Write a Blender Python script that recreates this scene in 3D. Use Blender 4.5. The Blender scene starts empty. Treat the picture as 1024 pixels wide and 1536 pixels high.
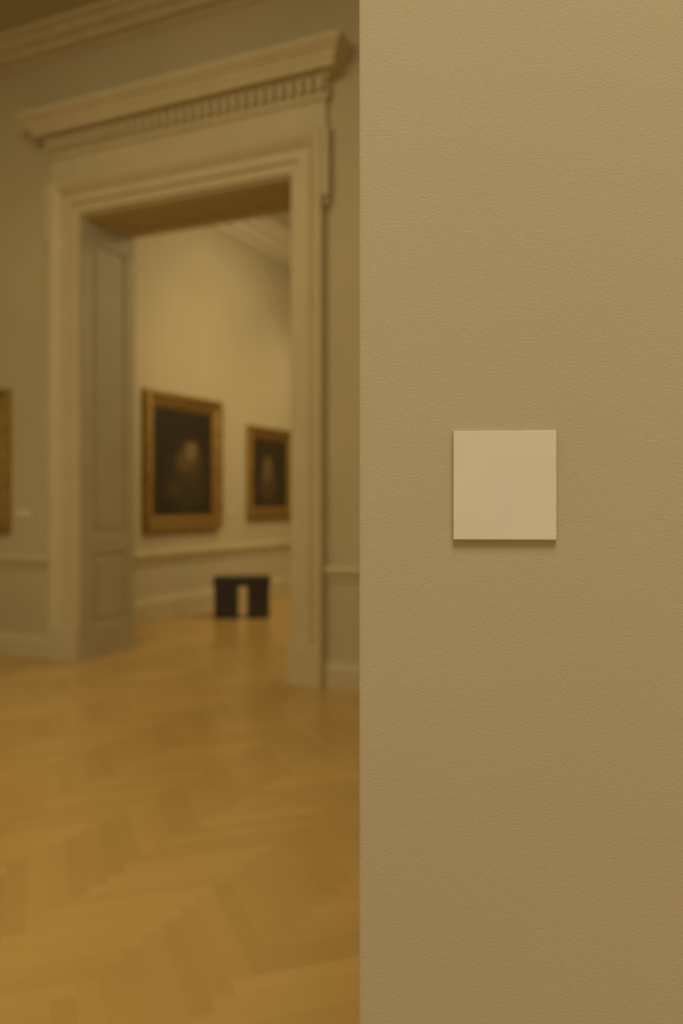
import bpy, bmesh, math, random
from mathutils import Vector
random.seed(7)
scene = bpy.context.scene
C = scene.collection
scene.view_settings.view_transform = 'Standard'

# ------------------------------------------------------------------ helpers
def mat(name, col, rough=0.6, var=0.06, scale=3.0, bump=0.0, bscale=60.0, bdist=0.002, metallic=0.0, spec=0.4, detail=3.0):
    m = bpy.data.materials.new(name); m.use_nodes = True
    nt = m.node_tree; b = nt.nodes['Principled BSDF']
    b.inputs['Roughness'].default_value = rough
    b.inputs['Metallic'].default_value = metallic
    b.inputs['Specular IOR Level'].default_value = spec
    tc = nt.nodes.new('ShaderNodeTexCoord')
    n = nt.nodes.new('ShaderNodeTexNoise'); n.inputs['Scale'].default_value = scale; n.inputs['Detail'].default_value = detail
    nt.links.new(tc.outputs['Object'], n.inputs['Vector'])
    r = nt.nodes.new('ShaderNodeValToRGB')
    r.color_ramp.elements[0].position = 0.3; r.color_ramp.elements[1].position = 0.7
    r.color_ramp.elements[0].color = tuple(c*(1-var) for c in col)+(1,)
    r.color_ramp.elements[1].color = tuple(min(1, c*(1+var)) for c in col)+(1,)
    nt.links.new(n.outputs['Fac'], r.inputs['Fac'])
    nt.links.new(r.outputs['Color'], b.inputs['Base Color'])
    if bump:
        n2 = nt.nodes.new('ShaderNodeTexNoise'); n2.inputs['Scale'].default_value = bscale; n2.inputs['Detail'].default_value = 3
        nt.links.new(tc.outputs['Object'], n2.inputs['Vector'])
        bp = nt.nodes.new('ShaderNodeBump'); bp.inputs['Strength'].default_value = bump; bp.inputs['Distance'].default_value = bdist
        nt.links.new(n2.outputs['Fac'], bp.inputs['Height'])
        nt.links.new(bp.outputs['Normal'], b.inputs['Normal'])
    return m

def obj(name, bm, m, parent=None, loc=(0,0,0), rotz=0):
    bmesh.ops.recalc_face_normals(bm, faces=bm.faces[:])
    me = bpy.data.meshes.new(name); bm.to_mesh(me); bm.free()
    me.materials.append(m)
    o = bpy.data.objects.new(name, me); C.objects.link(o)
    o.location = loc; o.rotation_euler = (0,0,rotz)
    if parent: o.parent = parent
    return o

def tag(o, label=None, cat=None, group=None, kind=None):
    if label: o['label'] = label
    if cat: o['category'] = cat
    if group: o['group'] = group
    if kind: o['kind'] = kind
    return o

def empty(name, loc, rotz=0):
    o = bpy.data.objects.new(name, None); C.objects.link(o)
    o.empty_display_size = 0.1
    o.location = loc; o.rotation_euler = (0,0,rotz)
    return o

def box(bm, x0,x1,y0,y1,z0,z1, bev=0.0, seg=2):
    vs = [bm.verts.new((x,y,z)) for x in (x0,x1) for y in (y0,y1) for z in (z0,z1)]
    idx = [(0,1,3,2),(4,6,7,5),(0,4,5,1),(2,3,7,6),(0,2,6,4),(1,5,7,3)]
    fs = [bm.faces.new([vs[i] for i in f]) for f in idx]
    if bev:
        es = list({e for f in fs for e in f.edges})
        bmesh.ops.bevel(bm, geom=es, offset=bev, segments=seg, profile=0.5, affect='EDGES')

def boxbm(*a, **k):
    bm = bmesh.new(); box(bm, *a, **k); return bm

def sweep(bm, path, profile, mapf, left=False, closed=False):
    """profile (d, h) swept along a 2D polyline with mitred corners; mapf(p2, h) -> 3D"""
    n = len(path); secs = []
    def nrm(a, b):
        dx, dy = b[0]-a[0], b[1]-a[1]; l = math.hypot(dx,dy); dx/=l; dy/=l
        return (-dy, dx) if left else (dy, -dx)
    for i in range(n):
        if closed or 0 < i < n-1:
            a = nrm(path[i-1], path[i]); b = nrm(path[i], path[(i+1) % n])
            k = 1 + a[0]*b[0]+a[1]*b[1]
            m = ((a[0]+b[0])/k, (a[1]+b[1])/k)
        elif i == 0: m = nrm(path[0], path[1])
        else: m = nrm(path[-2], path[-1])
        secs.append([bm.verts.new(mapf((path[i][0]+m[0]*d, path[i][1]+m[1]*d), h)) for d,h in profile])
    k = len(profile)
    for i in range(n if closed else n-1):
        A, B = secs[i], secs[(i+1) % n]
        for j in range(k):
            bm.faces.new((A[j], A[(j+1)%k], B[(j+1)%k], B[j]))
    if not closed:
        bm.faces.new(secs[0]); bm.faces.new(list(reversed(secs[-1])))

plan = lambda p, h: (p[0], p[1], h)
def plan_sweep(path, profile):
    bm = bmesh.new(); sweep(bm, path, profile, plan); return bm

# ------------------------------------------------------------------ materials
M_wall   = mat('gallery_wall_paint', (0.510,0.425,0.243), 0.75, 0.05, 1.2, 0.1, 40)
M_far    = mat('far_room_paint', (0.54,0.46,0.28), 0.75, 0.04, 1.0)
M_trim   = mat('painted_woodwork', (0.57,0.472,0.27), 0.5, 0.04, 4)
M_trimf  = mat('pale_cornice_paint', (0.76,0.69,0.50), 0.6, 0.04, 4)
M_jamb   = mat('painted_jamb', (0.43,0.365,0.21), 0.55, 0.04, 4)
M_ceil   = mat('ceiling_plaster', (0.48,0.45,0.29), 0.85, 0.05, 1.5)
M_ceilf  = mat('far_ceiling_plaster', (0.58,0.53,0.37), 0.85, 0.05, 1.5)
M_gold   = mat('gilded_frame', (0.45,0.30,0.085), 0.30, 0.40, 22, 0.8, 55, 0.010, metallic=0.7)
M_golddk = mat('dark_gilt_slip', (0.28,0.17,0.045), 0.45, 0.2, 30, metallic=0.4)
M_black  = mat('black_lacquer', (0.036,0.029,0.015), 0.45, 0.3, 6)
M_card   = mat('label_card', (0.66,0.56,0.36), 0.7, 0.03, 8)
M_face   = mat('plaque_face', (0.84,0.785,0.64), 0.45, 0.025, 20, 0.08, 300, 0.0006)
M_edge   = mat('plaque_edge', (0.68,0.58,0.40), 0.6, 0.06, 60)

# near wall: finely pebbled plaster
def near_wall_mat():
    m = mat('pebbled_plaster', (0.57,0.486,0.312), 0.75, 0.03, 1.4)
    nt = m.node_tree; b = nt.nodes['Principled BSDF']
    tc = nt.nodes.new('ShaderNodeTexCoord')
    a = nt.nodes.new('ShaderNodeTexNoise'); a.inputs['Scale'].default_value = 350; a.inputs['Detail'].default_value = 3; a.inputs['Roughness'].default_value = 0.6
    mp = nt.nodes.new('ShaderNodeMapping'); mp.inputs['Scale'].default_value = (0.9,1,1.1)
    nt.links.new(tc.outputs['Object'], mp.inputs['Vector'])
    nt.links.new(mp.outputs['Vector'], a.inputs['Vector'])
    c = nt.nodes.new('ShaderNodeTexNoise'); c.inputs['Scale'].default_value = 100; c.inputs['Detail'].default_value = 2
    nt.links.new(tc.outputs['Object'], c.inputs['Vector'])
    ad = nt.nodes.new('ShaderNodeMath'); ad.operation = 'MULTIPLY_ADD'; ad.inputs[1].default_value = 0.4
    nt.links.new(c.outputs['Fac'], ad.inputs[0]); nt.links.new(a.outputs['Fac'], ad.inputs[2])
    bp = nt.nodes.new('ShaderNodeBump'); bp.inputs['Strength'].default_value = 0.52; bp.inputs['Distance'].default_value = 0.0015
    nt.links.new(ad.outputs[0], bp.inputs['Height']); nt.links.new(bp.outputs['Normal'], b.inputs['Normal'])
    return m
M_near = near_wall_mat()

def floor_mat():
    m = bpy.data.materials.new('oak_herringbone'); m.use_nodes = True
    nt = m.node_tree; b = nt.nodes['Principled BSDF']
    at = nt.nodes.new('ShaderNodeAttribute'); at.attribute_name = 'plank'
    tc = nt.nodes.new('ShaderNodeTexCoord')
    n = nt.nodes.new('ShaderNodeTexNoise'); n.inputs['Scale'].default_value = 2.0; n.inputs['Detail'].default_value = 4
    nt.links.new(tc.outputs['Object'], n.inputs['Vector'])
    ma = nt.nodes.new('ShaderNodeMath'); ma.operation = 'MULTIPLY_ADD'; ma.inputs[1].default_value = 0.4
    nt.links.new(n.outputs['Fac'], ma.inputs[0]); nt.links.new(at.outputs['Fac'], ma.inputs[2])
    r = nt.nodes.new('ShaderNodeValToRGB')
    e = r.color_ramp.elements
    e[0].position = 0.2; e[0].color = (0.43,0.265,0.070,1)
    e[1].position = 1.0; e[1].color = (0.585,0.377,0.112,1)
    nt.links.new(ma.outputs[0], r.inputs['Fac']); nt.links.new(r.outputs['Color'], b.inputs['Base Color'])
    b.inputs['Roughness'].default_value = 0.25
    b.inputs['Specular IOR Level'].default_value = 0.6
    return m
M_floor = floor_mat()

def canvas_mat(name, base, blobs):
    """dark varnished oil painting: soft painted patches (x, z, rx, rz, colour, strength)"""
    m = bpy.data.materials.new(name); m.use_nodes = True
    nt = m.node_tree; b = nt.nodes['Principled BSDF']; b.inputs['Roughness'].default_value = 0.4
    tc = nt.nodes.new('ShaderNodeTexCoord')
    n = nt.nodes.new('ShaderNodeTexNoise'); n.inputs['Scale'].default_value = 4; n.inputs['Detail'].default_value = 5
    nt.links.new(tc.outputs['Object'], n.inputs['Vector'])
    r = nt.nodes.new('ShaderNodeValToRGB'); r.color_ramp.elements[0].color = tuple(c*0.6 for c in base)+(1,); r.color_ramp.elements[1].color = tuple(c*1.5 for c in base)+(1,)
    nt.links.new(n.outputs['Fac'], r.inputs['Fac'])
    cur = r.outputs['Color']
    for (x,z,rx,rz,col,s) in blobs:
        mp = nt.nodes.new('ShaderNodeMapping')
        mp.inputs['Scale'].default_value = (1/rx, 0.0, 1/rz); mp.inputs['Location'].default_value = (-x/rx, 0, -z/rz)
        nt.links.new(tc.outputs['Object'], mp.inputs['Vector'])
        ln = nt.nodes.new('ShaderNodeVectorMath'); ln.operation = 'LENGTH'
        nt.links.new(mp.outputs['Vector'], ln.inputs[0])
        mr = nt.nodes.new('ShaderNodeMapRange'); mr.interpolation_type = 'SMOOTHSTEP'
        mr.inputs['From Min'].default_value = 1.0; mr.inputs['From Max'].default_value = 0.35
        mr.inputs['To Min'].default_value = 0.0; mr.inputs['To Max'].default_value = s
        nt.links.new(ln.outputs['Value'], mr.inputs['Value'])
        mx = nt.nodes.new('ShaderNodeMix'); mx.data_type = 'RGBA'
        nt.links.new(mr.outputs['Result'], mx.inputs['Factor']); nt.links.new(cur, mx.inputs['A'])
        mx.inputs['B'].default_value = tuple(col)+(1,)
        cur = mx.outputs['Result']
    nt.links.new(cur, b.inputs['Base Color'])
    return m

# ------------------------------------------------------------------ dimensions (metres)
V0, V1 = 6.08, 6.82          # door wall front and back faces
UL, UR, ZT = -5.52, -3.31, 4.11
UF = -6.65                   # picture wall of the far room
CZ, CZF = 5.80, 5.60         # ceilings of the two rooms
U0, U1 = -9.5, 5.0
B0, VF = -4.0, 15.0

# ------------------------------------------------------------------ shell
def herringbone():
    bm = bmesh.new(); lay = bm.loops.layers.float_color.new('plank')
    W, n = 0.074, 8; c = s = math.sqrt(0.5); R = 250
    ou, ov = -2.2, 5.5
    def quad(x0,y0,x1,y1,t):
        cx, cy = (x0+x1)/2*W, (y0+y1)/2*W
        wx, wy = c*cx-s*cy+ou, s*cx+c*cy+ov
        if not (U0-0.6 < wx < U1+0.6 and B0-0.6 < wy < VF+0.6): return
        vs = [bm.verts.new((c*x*W-s*y*W+ou, s*x*W+c*y*W+ov, 0)) for x,y in ((x0,y0),(x1,y0),(x1,y1),(x0,y1))]
        f = bm.faces.new(vs)
        for l in f.loops: l[lay] = (t,t,t,1)
    for x in range(-R,R):
        for y in range(-R,R):
            k = (x-y) % (2*n)
            if k == 0: quad(x,y,x+n,y+1, min(0.85,max(0.3,random.gauss(0.53,0.13))))
            if k == 2*n-1: quad(x,y,x+1,y+n, min(0.60,max(0.25,random.gauss(0.40,0.08))))
    for co, no in (((U0,0,0),(-1,0,0)),((U1,0,0),(1,0,0)),((0,B0,0),(0,-1,0)),((0,VF,0),(0,1,0))):
        bmesh.ops.bisect_plane(bm, geom=bm.verts[:]+bm.edges[:]+bm.faces[:], plane_co=co, plane_no=no, clear_outer=True)
    return bm
tag(obj('floor', herringbone(), M_floor), 'honey oak herringbone parquet floor running through the doorway', 'floor', kind='structure')

bm = bmesh.new()
box(bm, U0, UL, V0, V1, 0, CZ); box(bm, UR, U1, V0, V1, 0, CZ); box(bm, UL, UR, V0, V1, ZT, CZ)
tag(obj('wall_back', bm, M_wall), 'olive beige gallery wall pierced by the tall doorway', 'wall', kind='structure')
tag(obj('wall_left', boxbm(U0-0.2, U0, B0, V1, 0, CZ), M_wall), 'olive beige side wall of the front gallery', 'wall', kind='structure')
tag(obj('ceiling', boxbm(U0-0.2, U1, B0, V0+0.1, CZ, CZ+0.15), M_ceil), 'dim plaster ceiling above the front gallery', 'ceiling', kind='structure')
tag(obj('wall_far_left', boxbm(UF-0.2, UF, V1, VF, 0, CZF), M_far), 'warm lit picture wall seen through the doorway', 'wall', kind='structure')
tag(obj('wall_far_back', boxbm(UF-0.2, 2.2, VF, VF+0.2, 0, CZF), M_far), 'end wall of the room beyond the doorway', 'wall', kind='structure')
tag(obj('wall_far_right', boxbm(2.0, 2.2, V1, VF, 0, CZF), M_far), 'right wall of the room beyond the doorway', 'wall', kind='structure')
tag(obj('ceiling', boxbm(UF-0.2, 2.2, V1-0.1, VF, CZF, CZF+0.15), M_ceilf), 'plaster ceiling of the room beyond the doorway', 'ceiling', kind='structure')

# ceiling cornices
def crown(cz, drop, k):
    return [(0,cz-drop),(0.03*k,cz-drop),(0.04*k,cz-drop*0.86),(0.12*k,cz-drop*0.78),(0.15*k,cz-drop*0.58),(0.23*k,cz-drop*0.45),(0.25*k,cz-drop*0.28),(0.31*k,cz-drop*0.2),(0.32*k,cz),(0,cz)]
tag(obj('trim_1', plan_sweep([(U0,V0),(U1,V0)], crown(CZ,0.21,0.85)), M_trim), 'stepped plaster cornice where the doorway wall meets the ceiling', 'cornice', kind='structure')
tag(obj('trim_2', plan_sweep([(UF,V1),(UF,VF)], crown(CZF,0.32,1.25)), M_trimf), 'stepped plaster cornice above the paintings in the far room', 'cornice', kind='structure')
# dado rails and skirting
dado = [(0,0.84),(0.015,0.84),(0.02,0.88),(0.045,0.90),(0.05,0.93),(0.035,0.95),(0,0.955)]
dadof = [(0,0.70),(0.02,0.70),(0.025,0.77),(0.055,0.79),(0.06,0.83),(0.04,0.86),(0,0.865)]
base = [(0,0),(0.035,0),(0.035,0.15),(0.02,0.18),(0.02,0.20),(0,0.21)]
basef = [(0,0),(0.04,0),(0.04,0.22),(0.02,0.26),(0.02,0.28),(0,0.29)]
CW = 0.30
tag(obj('trim_3', plan_sweep([(U0,V0),(UL-CW,V0)], dado), M_trim), 'dado rail on the wall left of the doorway', 'dado rail', kind='structure')
tag(obj('trim_4', plan_sweep([(UR+CW,V0),(U1,V0)], dado), M_trim), 'dado rail on the wall right of the doorway', 'dado rail', kind='structure')
tag(obj('trim_5', plan_sweep([(UF,V1),(UF,VF)], dadof), M_trim), 'dado rail below the paintings in the far room', 'dado rail', kind='structure')
tag(obj('baseboard_left', plan_sweep([(U0,V0),(UL-CW,V0)], base), M_trim), 'skirting board left of the doorway', 'skirting board', kind='structure')
tag(obj('baseboard_right', plan_sweep([(UR+CW,V0),(U1,V0)], base), M_trim), 'skirting board right of the doorway', 'skirting board', kind='structure')
tag(obj('baseboard_far', plan_sweep([(UF,V1),(UF,VF)], basef), M_trim), 'tall skirting board under the paintings in the far room', 'skirting board', kind='structure')

# ------------------------------------------------------------------ doorway surround
door = empty('door_1', ((UL+UR)/2, V0, 0))
tag(door, 'tall open doorway with moulded casing, dentilled cornice and panelled reveal', 'doorway', kind='structure')
DL = (-(UL+UR)/2, -V0, 0)
def dpart(name, bm, m=M_trim, parent=door, loc=DL):
    return obj(name, bm, m, parent, loc)
uz = lambda p, h: (p[0], V0-h, p[1])
cas = [(0,0),(0,0.03),(0.075,0.03),(0.085,0.058),(0.17,0.058),(0.18,0.078),(0.20,0.092),(0.218,0.074),(0.238,0.092),(0.28,0.105),(CW,0.10),(CW,0)]
bm = bmesh.new(); sweep(bm, [(UL,0.32),(UL,ZT),(UR,ZT),(UR,0.32)], cas, uz, left=True)
dpart('casing', bm)
for (a,b) in ((UL-CW-0.002, UL+0.0),(UR-0.0, UR+CW+0.002)):
    dpart('plinth_block', boxbm(a,b,V0-0.107,V0,0,0.32, bev=0.006))
for (a,b) in ((UL-CW-0.075, UL-CW),(UR+CW, UR+CW+0.055)):
    bm = bmesh.new(); box(bm, a,b,V0-0.085,V0,3.86,ZT+CW-0.002, bev=0.012)
    box(bm, a+0.012,b-0.012,V0-0.065,V0,3.79,3.86, bev=0.012)
    dpart('casing_ear', bm)
FZ = ZT+CW
dpart('frieze', boxbm(UL-0.32, UR+0.32, V0-0.05, V0, FZ, 4.66))
cor = [(0,4.63),(0.022,4.63),(0.03,4.66),(0.03,4.785),(0.05,4.79),(0.06,4.81),(0.135,4.82),(0.135,4.87),(0.15,4.875),(0.155,4.90),(0.175,4.93),(0.20,4.95),(0.205,4.965),(0.222,4.97),(0.222,5.02),(0,5.05)]
VFZ = V0-0.05
CL, CR = UL-0.29, UR+0.32
cornice = dpart('cornice', plan_sweep([(CL,V0),(CL,VFZ),(CR,VFZ),(CR,V0)], cor))
nd = 33; span = CR-CL+0.06
dme = None
for i in range(nd):
    x = CL-0.03 + span*(i+0.5)/nd
    if dme is None:
        d = obj('dentil', boxbm(-0.021,0.021,-0.060,0,0,0.10, bev=0.004, seg=1), M_trim); dme = d.data
    else:
        d = bpy.data.objects.new('dentil', dme); C.objects.link(d)
    d.parent = cornice; d.location = (x, VFZ-0.03, 4.68)
# panelled linings of the reveal
for u, sgn in ((UL,1),(UR,-1)):
    a, b = sorted((u, u+0.016*sgn)); a2, b2 = sorted((u, u+0.011*sgn))
    bm = bmesh.new()
    v0, v1 = V0+0.0, V1
    for (y0,y1,z0,z1) in ((v0,v0+0.15,0,ZT-0.022),(v1-0.13,v1,0,ZT-0.022),(v0+0.15,v1-0.13,0,0.30),(v0+0.15,v1-0.13,0.98,1.14),(v0+0.15,v1-0.13,3.88,ZT-0.022)):
        box(bm, a,b,y0,y1,z0,z1)
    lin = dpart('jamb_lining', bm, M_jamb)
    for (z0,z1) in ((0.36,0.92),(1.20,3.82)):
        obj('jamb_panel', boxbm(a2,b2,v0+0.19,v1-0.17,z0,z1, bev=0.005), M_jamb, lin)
bm = bmesh.new()
for (x0,x1,y0,y1) in ((UL,UR,V0,V0+0.12),(UL,UR,V1-0.12,V1),(UL,UL+0.15,V0+0.12,V1-0.12),(UR-0.15,UR,V0+0.12,V1-0.12)):
    box(bm, x0,x1,y0,y1,ZT-0.022,ZT)
dpart('soffit_lining', bm, M_trim)

# ------------------------------------------------------------------ near plaster wall and plaque
WA = math.radians(20.81)     # wall direction
nx, ny = -0.417, 0.931
nw = obj('wall_right', boxbm(0,3.4,0,0.32,0,CZ, bev=0.003), M_near, None, (nx,ny,0), WA)
tag(nw, 'close beige wall of finely pebbled plaster filling the right half', 'wall', kind='structure')
wx, wy = math.cos(WA), math.sin(WA)
sc, zc, pw, ph = 0.1707, 1.4710, 0.1197, 0.1284
plq = empty('plaque', (nx+wx*sc, ny+wy*sc, zc-ph/2), WA)
tag(plq, 'small square off-white plaque fixed to the close pebbled beige wall', 'plaque')
obj('backing_board', boxbm(-pw/2,pw/2,-0.0070,0,0,ph, bev=0.0006), M_edge, plq)
obj('face_sheet', boxbm(-pw/2+0.0008,pw/2-0.0008,-0.0080,-0.0070,0.0010,ph-0.0008, bev=0.0003), M_face, plq)

# ------------------------------------------------------------------ paintings
def painting(name, label, loc, rotz, w, h, cmat, fw=0.17, th=0.09):
    t = empty(name, loc, rotz); tag(t, label, 'painting')
    fr = [(0,0),(0,th*0.6),(-0.012,th*0.66),(-0.02,th),(-0.05,th*1.05),(-0.065,th*0.62),(-fw*0.58,th*0.42),(-fw*0.66,th*0.68),(-fw*0.76,th*0.70),(-fw*0.82,th*0.42),(-fw*0.94,th*0.38),(-fw,th*0.3),(-fw,0)]
    loop = [(-w/2,0),(-w/2,h),(w/2,h),(w/2,0)]
    mf = lambda p, hh: (p[0], -hh, p[1])
    bm = bmesh.new(); sweep(bm, loop, fr, mf, left=True, closed=True)
    f = obj('frame', bm, M_gold, t)
    i = fw
    sl = [(-i,0.004),(-i,0.025),(-i-0.03,0.020),(-i-0.03,0.004)]
    bm = bmesh.new(); sweep(bm, loop, sl, mf, left=True, closed=True)
    obj('slip', bm, M_golddk, f)
    j = i+0.028
    obj('canvas', boxbm(-w/2+j,w/2-j,-0.012,-0.003,-h/2+j,h/2-j), cmat, t, (0,0,h/2))
    return t
c1 = canvas_mat('dark_portrait', (0.030,0.022,0.010), [
    (0.05,-0.25,0.62,0.58,(0.055,0.042,0.017),0.9),
    (0.16,0.02,0.36,0.32,(0.09,0.062,0.024),0.9),
    (0.00,0.02,0.24,0.20,(0.13,0.090,0.036),0.8),
    (0.17,0.18,0.18,0.22,(0.26,0.170,0.062),0.9),
    (0.17,0.35,0.20,0.13,(0.03,0.02,0.01),0.9),
    (-0.20,-0.34,0.20,0.12,(0.08,0.055,0.02),0.7)])
c2 = canvas_mat('dark_figure', (0.030,0.022,0.010), [
    (-0.05,-0.20,0.38,0.34,(0.08,0.054,0.020),0.9),
    (-0.08,0.02,0.22,0.22,(0.16,0.105,0.04),0.9),
    (-0.06,0.16,0.12,0.14,(0.22,0.145,0.055),0.9)])
c3 = canvas_mat('dark_landscape', (0.03,0.022,0.010), [(0.1,0.1,0.3,0.2,(0.10,0.07,0.03),0.8)])
painting('framed_painting', 'large gilt framed dark portrait, whole in view beyond the doorway', (UF, (8.38+10.05)/2, 1.10), math.pi/2, 1.67, 1.76, c1)
painting('framed_painting', 'smaller gilt framed dark painting partly hidden by the right door jamb', (UF, 11.46, 1.22), math.pi/2, 1.38, 1.39, c2, fw=0.15, th=0.08)
painting('framed_painting', 'gilt framed painting left of the doorway, cut off by the photo edge', (-7.06, V0, 1.17), 0, 1.36, 1.38, c3, fw=0.16, th=0.07)

# wall labels
def card(label, loc, rotz, w, h):
    t = empty('wall_label', loc, rotz); tag(t, label, 'label')
    obj('card', boxbm(-w/2,w/2,-0.012,-0.004,0,h, bev=0.002, seg=1), M_card, t)
    obj('backing', boxbm(-w/2+0.01,w/2-0.01,-0.004,0,0.01,h-0.01), M_edge, t)
card('small pale label card on the wall left of the doorway', (-6.22, V0, 1.31), 0, 0.19, 0.085)
card('small pale label card between the two far room paintings', (UF, 10.34, 1.29), math.pi/2, 0.22, 0.085)

# ------------------------------------------------------------------ bench
bl, bd, bh = 0.69, 0.36, 0.52
bench = empty('bench', (-5.82, 9.34, 0), math.radians(31))
tag(bench, 'low black gallery bench with a gap between its two block supports', 'bench')
obj('seat', boxbm(-bl/2-0.012,bl/2+0.012,-bd/2-0.01,bd/2+0.01,bh-0.12,bh, bev=0.012), M_black, bench)
obj('leg', boxbm(-bl/2,-0.05,-bd/2,bd/2,0,bh-0.12, bev=0.008), M_black, bench)
obj('leg', boxbm(0.065,bl/2,-bd/2,bd/2,0,bh-0.12, bev=0.008), M_black, bench)

# ------------------------------------------------------------------ lights
def area(name, loc, target, size, power, col, sy=None):
    l = bpy.data.lights.new(name, 'AREA'); l.energy = power; l.color = col
    l.shape = 'RECTANGLE'; l.size = size; l.size_y = sy or size
    o = bpy.data.objects.new(name, l); C.objects.link(o); o.location = loc
    o.rotation_euler = (Vector(target)-Vector(loc)).to_track_quat('-Z','Y').to_euler()
    return o
def spot(name, loc, target, power, col, deg, blend=1.0, rad=0.15):
    l = bpy.data.lights.new(name, 'SPOT'); l.energy = power; l.color = col
    l.spot_size = math.radians(deg); l.spot_blend = blend; l.shadow_soft_size = rad
    o = bpy.data.objects.new(name, l); C.objects.link(o); o.location = loc
    o.rotation_euler = (Vector(target)-Vector(loc)).to_track_quat('-Z','Y').to_euler()
area('ceiling_lamp_near', (0.7,-1.15,5.5), (0.0,0.8,0.6), 2.4, 150, (1,0.87,0.66))
area('ceiling_lamp_gallery', (-3.7,1.6,5.6), (-3.7,2.2,0), 2.8, 132, (1,0.83,0.49))
area('ceiling_lamp_far', (-3.6,9.8,5.2), (-4.4,9.8,0), 2.0, 70, (1,0.80,0.46), 3.5)
spot('picture_spot_first', (-3.6,9.3,5.2), (UF,9.3,1.6), 95, (1,0.78,0.42), 75)
spot('picture_spot_second', (-3.6,12.2,5.2), (UF,12.1,2.0), 135, (1,0.78,0.42), 68)
pl = bpy.data.lights.new('fill_far', 'POINT'); pl.energy = 80; pl.color = (1,0.85,0.56); pl.shadow_soft_size = 0.3  # added fill with no fixture, brightens the far ceiling, cornice and walls
po = bpy.data.objects.new('fill_far', pl); C.objects.link(po); po.location = (-2.9,10.6,4.0)
w = bpy.data.worlds.new('World'); scene.world = w; w.use_nodes = True
w.node_tree.nodes['Background'].inputs['Color'].default_value = (1,0.835,0.55,1)
w.node_tree.nodes['Background'].inputs['Strength'].default_value = 0.34

# ------------------------------------------------------------------ camera
cam = bpy.data.cameras.new('Camera'); co = bpy.data.objects.new('Camera', cam); C.objects.link(co)
co.location = (0,0,1.45); co.rotation_euler = (math.radians(90),0,math.radians(25.31))
cam.sensor_width = 36; cam.lens = 1283*36/1536
cam.shift_y = -13/1536
cam.dof.use_dof = True; cam.dof.focus_distance = 1.0; cam.dof.aperture_fstop = 2.6
cam.clip_start = 0.02
scene.camera = co
